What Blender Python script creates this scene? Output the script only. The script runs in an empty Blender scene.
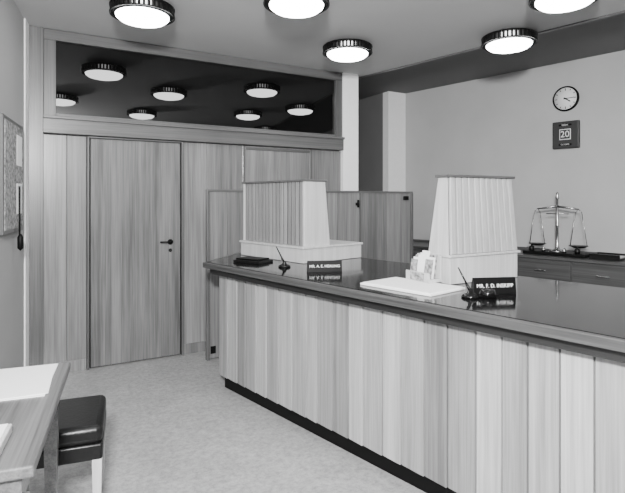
import bpy, bmesh, math, random
from mathutils import Vector, Matrix
random.seed(11)
S=bpy.context.scene
# ---------------------------------------------------------------- materials
def newmat(n):
    m=bpy.data.materials.new(n); m.use_nodes=True
    nt=m.node_tree; b=nt.nodes['Principled BSDF']; return m,nt,b
def g(v): return (v,v,v,1)
def plain(n,v,rough=.5,metal=0,noise=0,nscale=20,bump=0,ior=1.45,spec=.5,speck=0):
    m,nt,b=newmat(n)
    b.inputs['Roughness'].default_value=rough; b.inputs['Metallic'].default_value=metal
    b.inputs['IOR'].default_value=ior; b.inputs['Specular IOR Level'].default_value=spec
    tc=nt.nodes.new('ShaderNodeTexCoord'); no=nt.nodes.new('ShaderNodeTexNoise')
    no.inputs['Scale'].default_value=nscale; no.inputs['Detail'].default_value=6
    nt.links.new(tc.outputs['Object'],no.inputs['Vector'])
    cr=nt.nodes.new('ShaderNodeValToRGB')
    cr.color_ramp.elements[0].position=.3; cr.color_ramp.elements[1].position=.7
    cr.color_ramp.elements[0].color=g(max(v*(1-noise),0)); cr.color_ramp.elements[1].color=g(min(v*(1+noise),1))
    nt.links.new(no.outputs['Fac'],cr.inputs['Fac'])
    src=cr.outputs['Color']
    if speck:
        n2=nt.nodes.new('ShaderNodeTexNoise'); n2.inputs['Scale'].default_value=26; n2.inputs['Detail'].default_value=8; n2.inputs['Roughness'].default_value=.85
        nt.links.new(tc.outputs['Object'],n2.inputs['Vector'])
        mr=nt.nodes.new('ShaderNodeMapRange'); mr.inputs['From Min'].default_value=.40; mr.inputs['From Max'].default_value=.60
        mr.inputs['To Min'].default_value=1-speck; mr.inputs['To Max'].default_value=1+speck
        nt.links.new(n2.outputs['Fac'],mr.inputs['Value'])
        mu=nt.nodes.new('ShaderNodeVectorMath'); mu.operation='SCALE'
        nt.links.new(src,mu.inputs[0]); nt.links.new(mr.outputs[0],mu.inputs['Scale']); src=mu.outputs[0]
    nt.links.new(src,b.inputs['Base Color'])
    if bump:
        bp=nt.nodes.new('ShaderNodeBump'); bp.inputs['Strength'].default_value=bump; bp.inputs['Distance'].default_value=.003
        nt.links.new(no.outputs['Fac'],bp.inputs['Height']); nt.links.new(bp.outputs['Normal'],b.inputs['Normal'])
    return m
def wood(n,lo,hi,rough=.4,axis='Z',var=.15,fine=70,figure=0,coat=0,fs=(13,3)):
    m,nt,b=newmat(n); L=nt.links.new
    b.inputs['Roughness'].default_value=rough
    b.inputs['Coat Weight'].default_value=coat; b.inputs['Coat Roughness'].default_value=.15
    tc=nt.nodes.new('ShaderNodeTexCoord'); ge=nt.nodes.new('ShaderNodeNewGeometry')
    off=nt.nodes.new('ShaderNodeVectorMath'); off.operation='MULTIPLY_ADD'
    sc=nt.nodes.new('ShaderNodeCombineXYZ'); 
    for i in range(3): L(ge.outputs['Random Per Island'],sc.inputs[i])
    off.inputs[1].default_value=(13,17,7)
    L(sc.outputs[0],off.inputs[0]); L(tc.outputs['Object'],off.inputs[2])
    def mp(a,c):
        k=nt.nodes.new('ShaderNodeMapping')
        v={'Z':(a,a,c),'Y':(a,c,a),'X':(c,a,a)}[axis]
        k.inputs['Scale'].default_value=v; L(off.outputs[0],k.inputs['Vector']); return k
    n1=nt.nodes.new('ShaderNodeTexNoise'); n1.inputs['Scale'].default_value=1; n1.inputs['Detail'].default_value=5
    L(mp(fine*2.2,2.5).outputs[0],n1.inputs['Vector'])
    n2=nt.nodes.new('ShaderNodeTexNoise'); n2.inputs['Scale'].default_value=1; n2.inputs['Detail'].default_value=4
    L(mp(fine*.5,.3).outputs[0],n2.inputs['Vector'])
    a=nt.nodes.new('ShaderNodeMath'); a.operation='ADD'; L(n1.outputs['Fac'],a.inputs[0]); L(n2.outputs['Fac'],a.inputs[1])
    h=nt.nodes.new('ShaderNodeMath'); h.operation='MULTIPLY'; h.inputs[1].default_value=.5; L(a.outputs[0],h.inputs[0])
    src=h
    if figure:
        n3=nt.nodes.new('ShaderNodeTexNoise'); n3.inputs['Scale'].default_value=1; n3.inputs['Detail'].default_value=2
        L(mp(*fs).outputs[0],n3.inputs['Vector'])
        q=nt.nodes.new('ShaderNodeMath'); q.operation='MULTIPLY_ADD'; q.inputs[1].default_value=figure
        L(n3.outputs['Fac'],q.inputs[0]); L(h.outputs[0],q.inputs[2])
        q2=nt.nodes.new('ShaderNodeMath'); q2.operation='SUBTRACT'; q2.inputs[1].default_value=figure*.5; L(q.outputs[0],q2.inputs[0]); src=q2
    cr=nt.nodes.new('ShaderNodeValToRGB')
    cr.color_ramp.elements[0].position=.36; cr.color_ramp.elements[1].position=.64
    cr.color_ramp.elements[0].color=g(lo); cr.color_ramp.elements[1].color=g(hi)
    L(src.outputs[0],cr.inputs['Fac'])
    mr=nt.nodes.new('ShaderNodeMapRange'); mr.inputs['To Min'].default_value=1-var; mr.inputs['To Max'].default_value=1+var
    L(ge.outputs['Random Per Island'],mr.inputs['Value'])
    mu=nt.nodes.new('ShaderNodeVectorMath'); mu.operation='SCALE'; L(cr.outputs['Color'],mu.inputs[0]); L(mr.outputs[0],mu.inputs['Scale'])
    L(mu.outputs[0],b.inputs['Base Color'])
    bp=nt.nodes.new('ShaderNodeBump'); bp.inputs['Strength'].default_value=.12; bp.inputs['Distance'].default_value=.001
    L(n1.outputs['Fac'],bp.inputs['Height']); L(bp.outputs['Normal'],b.inputs['Normal'])
    return m
def emis(n,v,st):
    m,nt,b=newmat(n); b.inputs['Base Color'].default_value=g(v)
    b.inputs['Emission Color'].default_value=(1,1,1,1); b.inputs['Emission Strength'].default_value=st; return m

WALL=plain('painted_plaster',.38,.7,noise=.03,nscale=3)
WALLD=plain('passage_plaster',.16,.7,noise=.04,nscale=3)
WALLR=plain('right_wall_plaster',.46,.75,noise=.05,nscale=2)
CEIL=plain('ceiling_paint',.52,.8,noise=.02,nscale=2)
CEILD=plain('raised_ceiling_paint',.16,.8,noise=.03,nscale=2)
WHITE=plain('white_paint',.90,.5,noise=.02)
FLOOR=plain('lino_floor',.33,.30,noise=.10,nscale=5,bump=.02,speck=.28)
WDOOR=wood('door_veneer',.085,.20,.28,var=.04,fine=42,figure=.55,coat=.4,fs=(5,.5))
WPAN=wood('panel_veneer',.11,.22,.28,var=.22,fine=45,figure=.3,coat=.5,fs=(6,.3))
WFR=wood('frame_wood',.06,.12,.33,axis='X',var=.08,coat=.2)
WFRV=wood('frame_wood_vertical',.06,.12,.33,axis='Z',var=.08,coat=.2)
WCNT=[wood('counter_board_pale',.29,.46,.42,var=.12,fine=45,coat=.1,figure=.15,fs=(14,.3)),
      wood('counter_board_mid',.21,.36,.42,var=.10,fine=45,coat=.1,figure=.15,fs=(14,.3)),
      wood('counter_board_dark',.14,.27,.42,var=.10,fine=45,coat=.1,figure=.15,fs=(14,.3))]
WLIGHT=wood('pale_screen_wood',.44,.58,.4,var=.04,fine=50)
WREED=wood('slatted_wood',.16,.27,.4,var=.2,fine=60)
WREED2=wood('slatted_pale_wood',.34,.47,.4,var=.10,fine=60)
WDK=wood('dark_wood_edge',.035,.09,.36,axis='Y',var=.05,coat=.05)
WAPR=wood('apron_shade_wood',.008,.02,.5,axis='Y',var=.05)  # near-black: shadow under the counter lip is put into this colour
WCAB=wood('cabinet_wood',.04,.09,.35,axis='Y',var=.1,coat=.2)
WTAB=wood('table_wood',.07,.17,.33,axis='Y',var=.1,coat=.2)
TOP=plain('polished_black_top',.006,.09,noise=.3,nscale=5,ior=1.5)
BLACK=plain('black_paint',.003,.5,spec=.2)
BLKG=plain('black_gloss_plastic',.004,.12)
LEATH=plain('black_leather',.005,.32,noise=.3,nscale=60,bump=.3,spec=.35)
METAL=plain('brushed_metal',.5,.25,metal=1)
DMET=plain('dark_metal',.03,.3,metal=.8)
PAPER=plain('paper',.88,.7)
PAPG=plain('printed_paper',.28,.7,noise=.8,nscale=45)
GLASSD=plain('dark_transom_glass',.003,.012,ior=1.65,spec=.5)
DIFF=emis('lamp_diffuser',.9,22)
DRUM=emis('lamp_inner_drum',.9,4)
LETT=plain('white_lettering',.88,.5)
CALG=plain('calendar_grey',.03,.5)

# ---------------------------------------------------------------- mesh builder
class M:
    def __init__(s): s.bm=bmesh.new(); s.mats=[]
    def mi(s,m):
        if m not in s.mats: s.mats.append(m)
        return s.mats.index(m)
    def _fin(s,geom,mat,smooth=False):
        i=s.mi(mat)
        for f in geom:
            f.material_index=i; f.smooth=smooth
    def poly(s,vs,fs,mat,smooth=False):
        bv=[s.bm.verts.new(v) for v in vs]; out=[]
        for f in fs:
            try: out.append(s.bm.faces.new([bv[i] for i in f]))
            except ValueError: pass
        bmesh.ops.recalc_face_normals(s.bm,faces=out)
        s._fin(out,mat,smooth); return out
    def box(s,x0,x1,y0,y1,z0,z1,mat,bev=0,mx=None,seg=2):
        x0,x1=sorted((x0,x1)); y0,y1=sorted((y0,y1)); z0,z1=sorted((z0,z1))
        vs=[Vector((x,y,z)) for z in (z0,z1) for y in (y0,y1) for x in (x0,x1)]
        if mx: vs=[mx@v for v in vs]
        fs=[(0,2,3,1),(4,5,7,6),(0,1,5,4),(2,6,7,3),(0,4,6,2),(1,3,7,5)]
        out=s.poly(vs,fs,mat)
        if bev:
            es=list({e for f in out for e in f.edges})
            r=bmesh.ops.bevel(s.bm,geom=es,offset=bev,segments=seg,affect='EDGES',profile=.5)
            s._fin(r['faces'],mat,seg>2)
    def prism(s,pts,z0,z1,mat,bev=0):
        n=len(pts); vs=[(p[0],p[1],z0) for p in pts]+[(p[0],p[1],z1) for p in pts]
        fs=[tuple(range(n-1,-1,-1)),tuple(range(n,2*n))]+[(i,(i+1)%n,(i+1)%n+n,i+n) for i in range(n)]
        out=s.poly(vs,fs,mat)
        if bev:
            es=list({e for f in out for e in f.edges})
            r=bmesh.ops.bevel(s.bm,geom=es,offset=bev,segments=2,affect='EDGES',profile=.5); s._fin(r['faces'],mat)
    def hexa(s,b,t,mat):
        fs=[(3,2,1,0),(4,5,6,7)]+[(i,(i+1)%4,(i+1)%4+4,i+4) for i in range(4)]
        s.poly(list(b)+list(t),fs,mat)
    def lathe(s,prof,mat,c=(0,0,0),n=40,mx=None,smooth=True):
        c=Vector(c); vs=[];fs=[]
        for r,z in prof:
            for k in range(n):
                a=2*math.pi*k/n; v=Vector((r*math.cos(a),r*math.sin(a),z))
                if mx: v=mx@v
                vs.append(v+c)
        m=len(prof)
        for i in range(m-1):
            for k in range(n):
                fs.append((i*n+k,i*n+(k+1)%n,(i+1)*n+(k+1)%n,(i+1)*n+k))
        if prof[0][0]>1e-6: fs.append(tuple(range(n)))
        if prof[-1][0]>1e-6: fs.append(tuple(range((m-1)*n,m*n)))
        out=s.poly(vs,fs,mat,smooth)
        if prof[0][0]<=1e-6 or prof[-1][0]<=1e-6:
            bmesh.ops.remove_doubles(s.bm,verts=list({v for f in out if f.is_valid for v in f.verts}),dist=1e-6)
    def tube(s,a,b,r,mat,r2=None,n=12):
        a=Vector(a); b=Vector(b); d=b-a; q=d.to_track_quat('Z','Y').to_matrix().to_4x4()
        s.lathe([(r,0),(r if r2 is None else r2,d.length)],mat,c=a,n=n,mx=q)
    def reed(s,bl,br,tr,tl,nrm,n,dep,mat,gap=.12):
        bl,br,tr,tl,nrm=map(Vector,(bl,br,tr,tl,nrm)); nrm.normalize()
        for i in range(n):
            sec=[(gap,-.3),(gap,.8),(gap+.08,1),(1-gap-.08,1),(1-gap,.8),(1-gap,-.3)]
            vs=[]
            for zz in (0,1):
                for u,h in sec:
                    t=(i+u)/n; p=(bl.lerp(br,t)).lerp(tl.lerp(tr,t),zz); vs.append(p+nrm*dep*h)
            k=len(sec)
            fs=[(j,j+1,j+1+k,j+k) for j in range(k-1)]+[tuple(range(k)),tuple(range(k,2*k)),(k-1,0,k,2*k-1)]
            s.poly(vs,fs,mat,False)
    def done(s,name,loc=(0,0,0),rotz=0,parent=None):
        me=bpy.data.meshes.new(name); s.bm.to_mesh(me); s.bm.free()
        for m in s.mats: me.materials.append(m)
        o=bpy.data.objects.new(name,me); S.collection.objects.link(o)
        o.location=loc; o.rotation_euler=(0,0,rotz)
        if parent: o.parent=parent
        return o
def text(name,body,size,mat,matrix,parent,ext=.0004):
    c=bpy.data.curves.new(name,'FONT'); c.body=body; c.size=size; c.extrude=ext
    c.align_x='CENTER'; c.align_y='CENTER'; c.materials.append(mat)
    o=bpy.data.objects.new(name,c); S.collection.objects.link(o)
    o.parent=parent; o.matrix_local=matrix; return o

# ---------------------------------------------------------------- frames
CA=math.radians(11.33); CO=Vector((1.25,3.9,0))      # counter frame: x across, +y to far end
uw=Vector((math.cos(CA),math.sin(CA),0)); us=Vector((math.sin(CA),-math.cos(CA),0))
LA=math.radians(-10.0); LO=Vector((.055,4.85,0))     # left wall frame: y along wall
def cw(w,s,z=0): return CO+uw*w+us*s+Vector((0,0,z))
H=2.96; H2=3.08; WY=4.85; YS=-2.6

# ---------------------------------------------------------------- shell
m=M(); m.box(-2,8,YS-.1,7.2,-.1,0,FLOOR); m.done('floor')
# left wall
m=M(); m.box(-.12,0,-7.6,0.02,0,H+.05,WALL); m.box(0,.012,-.20,-.05,0,H,WHITE,.003); m.done('wall_left',LO,LA)
# right wall (clock)
RW=Vector((4.942,5.77,0))
m=M(); m.box(0,.12,-8.6,0,0,H2+.05,WALLR); m.done('wall_right',RW,CA)
m=M(); m.box(4.62,5.2,5.77,5.9,0,H2+.05,WHITE); m.done('wall_rear_return')
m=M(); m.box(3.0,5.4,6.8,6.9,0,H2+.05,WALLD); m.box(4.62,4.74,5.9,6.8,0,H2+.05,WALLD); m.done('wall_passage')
m=M(); m.box(-2,8,YS-.12,YS,0,H2+.05,WALL); m.done('wall_rear_camera_side')
# ceilings
be=Vector((3.444,5.05,0))
e2=be+us*((be.y-YS)/math.cos(CA))
lx=LO.x-.1-(4.85-YS)*math.tan(math.radians(10))
m=M(); m.prism([(lx-.1,YS),(e2.x,YS),(be.x,be.y),(-.1,be.y)],H,H+.12,CEIL); m.done('ceiling')
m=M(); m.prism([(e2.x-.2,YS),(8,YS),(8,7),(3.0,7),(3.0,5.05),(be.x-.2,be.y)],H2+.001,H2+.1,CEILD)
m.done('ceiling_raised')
m=M()
mx=Matrix.Translation(be)@Matrix.Rotation(CA,4,'Z')
m.box(-.006,.03,-7.6,0,H-.012,H2,WFRV,0,mx); m.done('trim_ceiling_edge')

# panelled wall
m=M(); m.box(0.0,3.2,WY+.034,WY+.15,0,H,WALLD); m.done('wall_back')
xs=[.16,.345,.50]
def panel(m,x0,x1,z0,z1,mat=WPAN,y=WY,t=.03): m.box(x0+.002,x1-.002,y,y+t,z0,z1,mat,.002)
m=M()
for a,b in zip(xs[:-1],xs[1:]): panel(m,a,b,.10,2.06)
m.done('trim_panelling_left')
px=[1.372,1.60,1.98,2.40,2.80,3.19]
m=M()
for a,b in zip(px[:-1],px[1:]): panel(m,a,b,.10,2.06)
for x in (1.99,2.79): m.box(x-.015,x+.015,WY-.012,WY,.1,2.06,WFRV,.003)
m.box(2.005,2.775,WY-.008,WY,2.02,2.05,WFR,.002)
m.done('trim_panelling_right')
m=M(); m.box(.06,.50,WY-.01,WY+.03,0,.10,WPAN,.002); m.box(1.37,3.19,WY-.01,WY+.03,0,.10,WPAN,.002); m.done('baseboard_back')
m=M(); m.box(.055,.165,WY-.03,WY+.03,0,H,WFRV,.003); m.done('trim_left_post')
m=M(); m.box(3.19,3.40,WY-.05,WY+.2,0,H+.02,WHITE,.003); m.done('column_white')
# header + transom
m=M()
m.box(.16,3.19,WY-.06,WY+.03,2.068,2.205,WFR,.004)
m.box(.16,3.19,WY-.085,WY+.03,2.19,2.215,WFR,.004)
m.done('trim_header_beam')
m=M()
m.box(.165,3.19,WY-.03,WY+.03,2.865,2.955,WFR,.004)
m.box(.165,.26,WY-.03,WY+.03,2.215,2.865,WFRV,.004)
m.box(3.10,3.19,WY-.03,WY+.03,2.215,2.865,WFRV,.004)
m.box(.26,3.10,WY-.02,WY+.03,2.215,2.245,WFR,.003)
m.box(.26,3.10,WY+.004,WY+.012,2.245,2.865,GLASSD)
m.done('window_1')
# door
m=M()
m.box(.535,1.33,WY-.004,WY+.028,.012,2.045,WDOOR,.002)
m.box(.505,.523,WY-.022,WY+.03,0,2.062,WFRV,.003)
m.box(1.342,1.368,WY-.022,WY+.03,0,2.062,WFRV,.003)
m.box(.523,1.342,WY-.018,WY+.03,2.05,2.064,WFR,.002)
m.box(.523,1.342,WY+.028,WY+.032,0,2.05,BLACK)
d=m.done('door_1')
h=M()
h.lathe([(.026,0),(.026,.008),(.012,.012),(.012,.045)],DMET,c=(1.235,WY-.004,1.10),mx=Matrix.Rotation(math.pi/2,4,'X'),n=24)
h.tube((1.24,WY-.048,1.10),(1.13,WY-.05,1.103),.010,DMET,.008)
h.lathe([(.016,0),(.016,.006)],DMET,c=(1.235,WY-.004,1.02),mx=Matrix.Rotation(math.pi/2,4,'X'),n=20)
h.lathe([(.007,0),(.006,.02)],DMET,c=(1.235,WY-.004,1.12),mx=Matrix.Rotation(math.pi/2,4,'X'),n=12)
h.done('lever_handle',parent=d)

# low partition
PY=4.55; PH=1.60
m=M()
ed=[1.53,1.70,1.93,2.20,2.45,2.70,2.95,3.25,3.62,3.98]
for a,b in zip(ed[:-1],ed[1:]): m.box(a+.002,b-.002,PY,PY+.035,.02,PH-.02,WPAN,.002)
m.box(1.50,4.0,PY-.012,PY+.05,PH-.022,PH,WFR,.003)
m.box(1.50,1.53,PY-.006,PY+.045,0,PH-.02,WFRV,.003)
m.box(1.535,1.585,PY-.004,PY,.06,.13,BLACK)
m.box(3.965,4.0,PY-.02,PY+.055,0,PH-.02,WFRV,.003)
m.box(3.235,3.255,PY-.015,PY,.02,PH-.02,WFRV,.002)
m.tube((3.20,PY-.03,1.42),(3.20,PY-.03,1.50),.012,BLACK); m.box(3.185,3.215,PY-.03,PY,1.44,1.47,BLACK)
m.box(3.86,3.92,PY-.03,PY,1.50,1.545,BLACK,.003)
m.done('low_partition')

# ---------------------------------------------------------------- counter
m=M()
CL=4.9; Z1=1.007; W=1.2
topo=[(0,0),(0,-CL),(W,-CL),(W,.40),(.71,.50)]
m.prism(topo,Z1-.045,Z1-.003,WDK,.004)
m.prism([(.03,-.012),(.03,-CL+.03),(W-.03,-CL+.03),(W-.03,.38),(.72,.468)],Z1-.004,Z1,TOP)
m.prism([(.05,-.03),(.05,-CL+.04),(W-.04,-CL+.04),(W-.04,.38),(.715,.45)],Z1-.095,Z1-.045,WAPR,.002)  # apron under the lip, darkened to carry its shadow line
bx=.105
m.prism([(bx+.03,-.08),(bx+.03,-CL+.05),(W-.07,-CL+.05),(W-.07,.36),(.70,.40)],.105,Z1-.09,WCAB)
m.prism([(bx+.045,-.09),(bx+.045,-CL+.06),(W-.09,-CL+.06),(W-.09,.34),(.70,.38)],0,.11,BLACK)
y=-.065; bw=.138; last=0
while y>-CL+.2:
    w=bw*random.uniform(.75,1.2)
    yb=y-w+.006; z0=.105; z1=Z1-.092
    d0=random.uniform(0,.003)
    k=random.choice([i for i in (0,0,1,1,2) if i!=last or i==1]); last=k
    m.hexa([(bx+d0,yb,z0),(bx+.03,yb,z0),(bx+.03,y,z0),(bx+.009,y,z0)],[(bx+d0,yb,z1),(bx+.03,yb,z1),(bx+.03,y,z1),(bx+.009,y,z1)],WCNT[k])
    y-=w
m.box(bx+.020,bx+.034,-CL+.1,-.07,.11,Z1-.1,BLACK)
m.done('bank_counter',CO,CA)

# screens
Zt=1.645
m=M()
x0,x1=.52,1.17; y0,y1=-.627,.36
m.box(x0,x1,y0,y1-.12,Z1+.002,1.12,WLIGHT,.003)
m.box(x0-.012,x1+.01,y0-.012,y1-.11,1.12,1.138,WLIGHT,.004)
b=[(.556,y0+.01,1.138),(.81,y0+.01,1.138),(.81,y1-.13,1.138),(.556,y1-.13,1.138)]
t=[(.556,y0+.01,Zt),(.755,y0+.01,Zt),(.755,y1-.13,Zt),(.556,y1-.13,Zt)]
m.hexa(b,t,WLIGHT)
m.box(.552,.556,y0+.03,y1-.14,1.14,Zt,BLACK)
m.box(.538,.556,y0+.008,y0+.03,1.138,Zt,WLIGHT,.002); m.box(.538,.556,y1-.15,y1-.13,1.138,Zt,WLIGHT,.002)
m.reed((.552,y1-.15,1.14),(.552,y0+.032,1.14),(.552,y0+.032,Zt-.002),(.552,y1-.15,Zt-.002),(-1,0,0),16,.010,WREED,.14)
m.box(.525,.77,y0,y1-.12,Zt,Zt+.016,WFR,.003)
m.done('counter_screen',CO,CA)
# near screen: slatted face to the camera side
Zn=1.635
m=M()
m.box(0,.59,0,.19,Z1+.002,1.165,WLIGHT,.003)
m.box(-.012,.605,-.012,.20,1.165,1.18,WLIGHT,.003)
b=[(0,0.014,1.18),(.595,.014,1.18),(.595,.18,1.18),(0,.18,1.18)]
t=[(.02,.043,Zn),(.575,.043,Zn),(.575,.115,Zn),(.02,.115,Zn)]
m.hexa(b,t,WLIGHT)
m.reed((.002,.010,1.182),(.593,.010,1.182),(.573,.039,Zn-.002),(.022,.039,Zn-.002),(0,-1,.06),11,.014,WREED2,.12)
m.poly([(.004,.0125,1.181),(.591,.0125,1.181),(.571,.0415,Zn),(.024,.0415,Zn)],[(0,1,2,3)],WAPR)
m.box(.005,.585,.012,.13,Zn,Zn+.016,WFR,.003)
m.done('counter_screen.001',(2.15,2.12,0),0)

# name plates
def plate(txt,w,s,yaw,wid,hh,ts):
    m=M()
    m.poly([(-wid/2,0,0),(wid/2,0,0),(wid/2,.05,0),(-wid/2,.05,0),(-wid/2,.012,hh),(wid/2,.012,hh),(wid/2,.022,hh),(-wid/2,.022,hh)],
       [(3,2,1,0),(4,5,6,7),(0,1,5,4),(2,3,7,6),(1,2,6,5),(3,0,4,7)],BLACK)
    p=cw(w,s,Z1+.001); o=m.done('name_plate',p,yaw)
    tilt=math.atan2(.012,hh)
    mt=Matrix.Translation((0,.012*.5-.0012,hh/2))@Matrix.Rotation(math.pi/2-tilt,4,'X')
    text('lettering',txt,ts,LETT,mt,o,.0008)
plate('MR. F. D. INSKIPP',.465,2.24,math.radians(-22),.235,.085,.027)
plate('MR. A. E. HEALING',.353,1.05,math.radians(-22),.24,.075,.026)

# pen stands
def pen(w,s,ya,twin=False):
    m=M()
    m.lathe([(.045,0),(.046,.008),(.038,.016),(.018,.022),(.012,.04),(0,.042)],BLKG,n=28)
    m.tube((0,0,.03),(-.06,.01,.15),.006,BLKG,.0035)
    m.tube((0,0,.03),(-.02,.003,.068),.009,BLKG,.007)
    if twin:
        m.lathe([(.04,0),(.042,.02),(.034,.036),(.01,.042),(0,.043)],BLKG,c=(.09,0,0),n=28)
        m.box(-.02,.11,-.02,.02,0,.012,BLKG,.003)
    m.done('pen_stand',cw(w,s,Z1+.001),ya)
pen(.30,.67,math.radians(-20)); pen(.29,2.20,math.radians(-25),True)

# blotter pad
m=M(); m.box(.15,.47,-2.06,-1.57,Z1+.001,Z1+.012,PAPER,.002); m.box(.16,.46,-2.05,-1.58,Z1+.012,Z1+.016,PAPER)
m.done('blotter_pad',CO,CA)
# leaflet holder
m=M()
m.box(0,.10,-.10,.10,0,.02,WLIGHT,.002)
m.box(.09,.10,-.10,.10,.02,.15,WLIGHT,.002)
m.box(.0,.006,-.10,.10,.02,.055,WLIGHT,.001)
for i,(a,b_,hh,mt) in enumerate([(-.09,-.03,.13,PAPG),(-.028,.03,.15,PAPER),(.033,.09,.12,PAPG)]):
    for k in range(3):
        x=.02+k*.016
        m.hexa([(x,a,.021),(x+.006,a,.021),(x+.006,b_,.021),(x,b_,.021)],[(x+.018,a,hh+k*.012),(x+.024,a,hh+k*.012),(x+.024,b_,hh+k*.012),(x+.018,b_,hh+k*.012)],mt if k!=1 else PAPER)
m.box(-.0015,0,-.06,.06,.004,.05,PAPG)
m.done('leaflet_holder',(2.015,2.25,Z1+.017),0)
# account books near the far end
m=M(); m.box(-.09,.09,-.13,.13,0,.018,DMET,.003); m.box(-.085,.092,-.125,.125,.003,.015,PAPER); m.box(-.07,.08,-.1,.12,.018,.032,BLACK,.003)
m.done('ledger_book',cw(.30,.27,Z1+.001),CA+.3)

# ---------------------------------------------------------------- cabinet behind
CB=Vector((4.52,4.80,0))
m=M(); 
m.box(-.02,.60,-5.2,.75,.875,.90,WDK,.003)
m.box(0,.59,-5.18,.73,.08,.875,WCAB)
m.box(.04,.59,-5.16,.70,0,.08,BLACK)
y=.72
while y>-5.1:
    m.box(-.018,0,y-.60,y-.012,.64,.862,WCAB,.004)
    m.box(-.018,0,y-.60,y-.012,.10,.625,WCAB,.004)
    m.box(-.034,-.018,y-.36,y-.24,.745,.76,METAL,.003)
    y-=.61
m.box(.585,.60,-5.2,.75,.90,.93,WDK,.002)
m.done('storage_cabinet',CB,CA)
# balance scale
def cb(w,s,z): return CB+uw*w+us*s+Vector((0,0,z))
m=M()
m.box(-.13,.13,-.33,.33,.0,.035,BLACK,.006)
m.lathe([(.09,.035),(.085,.05),(.03,.065),(.016,.1),(.013,.30),(.02,.31),(.013,.33),(.012,.60),(.022,.62),(.012,.65),(.016,.67),(0,.69)],METAL,n=24)
m.tube((0,-.22,.50),(0,0,.53),.009,METAL,.014); m.tube((0,.22,.50),(0,0,.53),.009,METAL,.014)
m.tube((0,-.12,.45),(0,.12,.45),.006,METAL)
for sy in (-1,1):
    y=.22*sy
    m.lathe([(0,.085),(.05,.09),(.095,.11),(.098,.114),(.05,.097),(0,.09)],DMET,c=(0,y,0),n=28)
    for a in (-1,1):
        m.tube((0,y,.50),(.0,y+.03*a,.47),.004,METAL,n=6)
        m.tube((0,y+.03*a,.47),(.0,y+.085*a,.112),.004,METAL,n=6)
    m.lathe([(.02,.035),(.02,.07),(.008,.075),(.01,.085),(0,.09)],METAL,c=(-.09,y*.5,0),n=16)
    m.lathe([(.028,.035),(.028,.085),(.01,.09),(.012,.105),(0,.11)],DMET,c=(-.09,y*1.1,0),n=16)
m.done('balance_scale',cb(.27,1.467,.901),CA)
m=M(); m.box(-.10,.10,-.10,.10,0,.07,PAPER,.004); m.box(-.09,.09,-.09,.09,.07,.085,PAPG,.002); m.done('card_index_box',cb(.25,2.26,.901),CA)
m=M(); m.box(-.12,.12,-.14,.14,0,.02,DMET,.003); m.box(-.12,-.11,-.14,.14,.02,.055,DMET); m.box(.11,.12,-.14,.14,.02,.055,DMET); m.box(-.1,.1,-.12,.12,.02,.035,PAPER); m.done('letter_tray',cb(.25,1.98,.901),CA)

# clock
WM=Matrix(((us.x,0,-uw.x,0),(us.y,0,-uw.y,0),(0,1,0,0),(0,0,0,1)))   # x->us, y->up, z->into room
def wallp(s,z,off=.0): 
    p=Vector((4.878,6.09,0))+us*s-uw*off; p.z=z; return p
m=M()
R=.14
m.lathe([(R,0),(R+.004,.02),(R,.04),(R-.012,.045),(R-.016,.03)],BLACK,n=48)
m.lathe([(R-.014,.02),(R-.014,.031),(0,.031)],LETT,n=48)
for k in range(12):
    a=k*math.pi/6; mx=Matrix.Rotation(-a,4,'Z'); L=.026 if k%3==0 else .016
    m.box(-.004,.004,R-.024-L,R-.024,.031,.0325,BLACK,0,mx)
for a,l,w in ((math.radians(125),.065,.006),(math.radians(88),.095,.004)):
    m.box(-w,w,-.02,l,.033,.035,BLACK,0,Matrix.Rotation(-a,4,'Z'))
m.lathe([(.009,.033),(.009,.038),(0,.039)],BLACK,n=16)
o=m.done('wall_clock'); o.matrix_world=Matrix.Translation(wallp(2.625,2.654,.001))@WM
m=M()
m.box(-.145,.145,-.155,.155,0,.05,CALG,.01)
m.box(-.062,.062,-.055,.065,.05,.056,LETT,.002); m.box(-.054,.054,-.047,.057,.056,.058,CALG)
m.box(-.07,.07,.10,.122,.05,.0548,BLACK)
m.box(-.07,.07,-.122,-.10,.05,.0548,BLACK)
o=m.done('wall_calendar'); o.matrix_world=Matrix.Translation(wallp(2.63,2.24,.001))@WM
text('date_number','20',.10,LETT,Matrix.Translation((0,.004,.059)),o)
text('month_lettering','FRIDAY',.022,LETT,Matrix.Translation((0,.11,.0555)),o)
text('day_lettering','OCTOBER',.020,LETT,Matrix.Translation((0,-.11,.0555)),o)

# notice board on left wall
m=M(); m.box(0.001,.03,-1.05,-.40,1.27,2.06,WFRV,.004); m.box(.03,.034,-1.02,-.43,1.30,2.03,PAPG)
for z in (1.75,1.4): m.box(.034,.036,-.66,-.48,z,z+.22,PAPER)
m.tube((.045,-.62,1.15),(.045,-.62,1.60),.006,BLACK); m.lathe([(0,0),(.02,.02),(.02,.10),(.01,.12),(0,.125)],BLACK,c=(.05,-.62,1.13),n=16)
m.done('notice_board',LO,LA)

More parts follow.
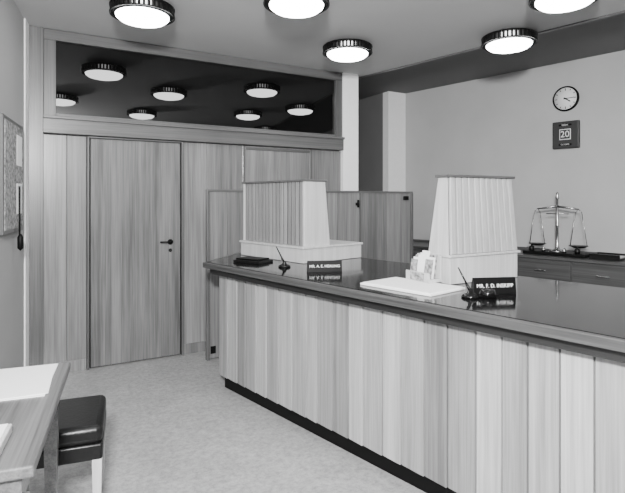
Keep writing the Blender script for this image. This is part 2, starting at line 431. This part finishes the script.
# ---------------------------------------------------------------- table and stool
TO=Vector((.2,2.58,0))
m=M()
m.box(-.52,0,-.97,0,.715,.75,WTAB,.006)
m.box(-.49,-.035,-.94,-.03,.63,.715,WTAB,.003)
for x,y in ((-.05,-.24),(-.05,-.92),(-.47,-.24),(-.47,-.92)):
    m.hexa([(x-.015,y-.015,0),(x+.015,y-.015,0),(x+.015,y+.015,0),(x-.015,y+.015,0)],[(x-.028,y-.028,.64),(x+.028,y-.028,.64),(x+.028,y+.028,.64),(x-.028,y+.028,.64)],WTAB)
t=m.done('writing_table',TO,LA)
m=M(); m.box(-.42,-.05,-.42,-.02,.001,.004,PAPER); 
m.box(-.40,-.06,-.40,-.03,.004,.006,PAPER,0,Matrix.Rotation(.05,4,'Z'))
m.done('paper_sheets',TO+Vector((0,0,.75)),LA)
m=M(); m.box(-.46,-.1,-.93,-.72,.0,.03,WLIGHT,.004); m.box(-.45,-.11,-.92,-.73,.03,.034,PAPER)
m.done('writing_pad',TO+Vector((0,0,.751)),LA)
m=M()
m.box(-.40,0,-.42,0,.39,.475,LEATH,.03,None,4)
m.box(-.40,0,-.42,0,.32,.395,LEATH,.012,None,3)
for x in (-.375,-.025):
    for y in (-.395,-.025):
        m.hexa([(x-.014,y-.014,0),(x+.014,y-.014,0),(x+.014,y+.014,0),(x-.014,y+.014,0)],[(x-.021,y-.021,.325),(x+.021,y-.021,.325),(x+.021,y+.021,.325),(x-.021,y+.021,.325)],WLIGHT)
m.done('upholstered_stool',(.395,2.87,0),LA)

# ---------------------------------------------------------------- lamps
def lamp(x,y,z=H):
    m=M(); R=.228
    m.lathe([(.10,0),(.10,-.02),(R-.01,-.024),(R-.01,-.032)],BLACK,n=48)
    m.lathe([(R-.045,-.03),(R-.045,-.10)],DRUM,n=48)
    N=40
    for k in range(N):
        a=2*math.pi*k/N; mx=Matrix.Rotation(a,4,'Z')
        m.box(R-.04,R,-.008,.008,-.092,-.03,BLACK,0,mx)
    for zz in (-.088,-.034):
        m.lathe([(R-.006,zz),(R+.004,zz),(R+.004,zz-.008),(R-.006,zz-.008),(R-.006,zz)],BLACK,n=48)
    m.lathe([(R-.044,-.088),(R-.034,-.088),(R-.034,-.098),(R-.044,-.098),(R-.044,-.088)],BLACK,n=48)
    m.lathe([(R-.036,-.094),(R-.040,-.110),(R-.065,-.130),(.10,-.146),(0,-.152)],DIFF,n=48)
    m.done('ceiling_lamp',(x,y,z))
for p in ((.781,3.858),(1.668,3.10),(2.634,3.893),(3.70,2.95),(3.2,2.095),(1.69,1.30),(.47,1.95),(4.2,.6),(2.4,-.4),(.4,-.6)):
    lamp(*p)

# unseen flood light added behind the camera to brighten the room from the left
def area(n,loc,tgt,size,pw):
    l=bpy.data.lights.new(n,'AREA'); l.size=size; l.energy=pw
    o=bpy.data.objects.new(n,l); S.collection.objects.link(o); o.location=loc
    o.rotation_euler=(Vector(tgt)-Vector(loc)).to_track_quat('-Z','Y').to_euler(); return o
area('added_flood_light',(-.3,-.5,2.3),(2.2,3.4,1.0),.3,400)
w=bpy.data.worlds.new('world'); S.world=w; w.use_nodes=True
w.node_tree.nodes['Background'].inputs[0].default_value=(.5,.5,.5,1); w.node_tree.nodes['Background'].inputs[1].default_value=.3

cam=bpy.data.cameras.new('camera'); co=bpy.data.objects.new('camera',cam); S.collection.objects.link(co)
co.location=(0,0,1.5); co.rotation_euler=(math.pi/2,0,math.radians(-30.1))
cam.lens=503/625*36; cam.sensor_width=36; cam.shift_y=-46.5/625; cam.clip_start=.02
S.camera=co
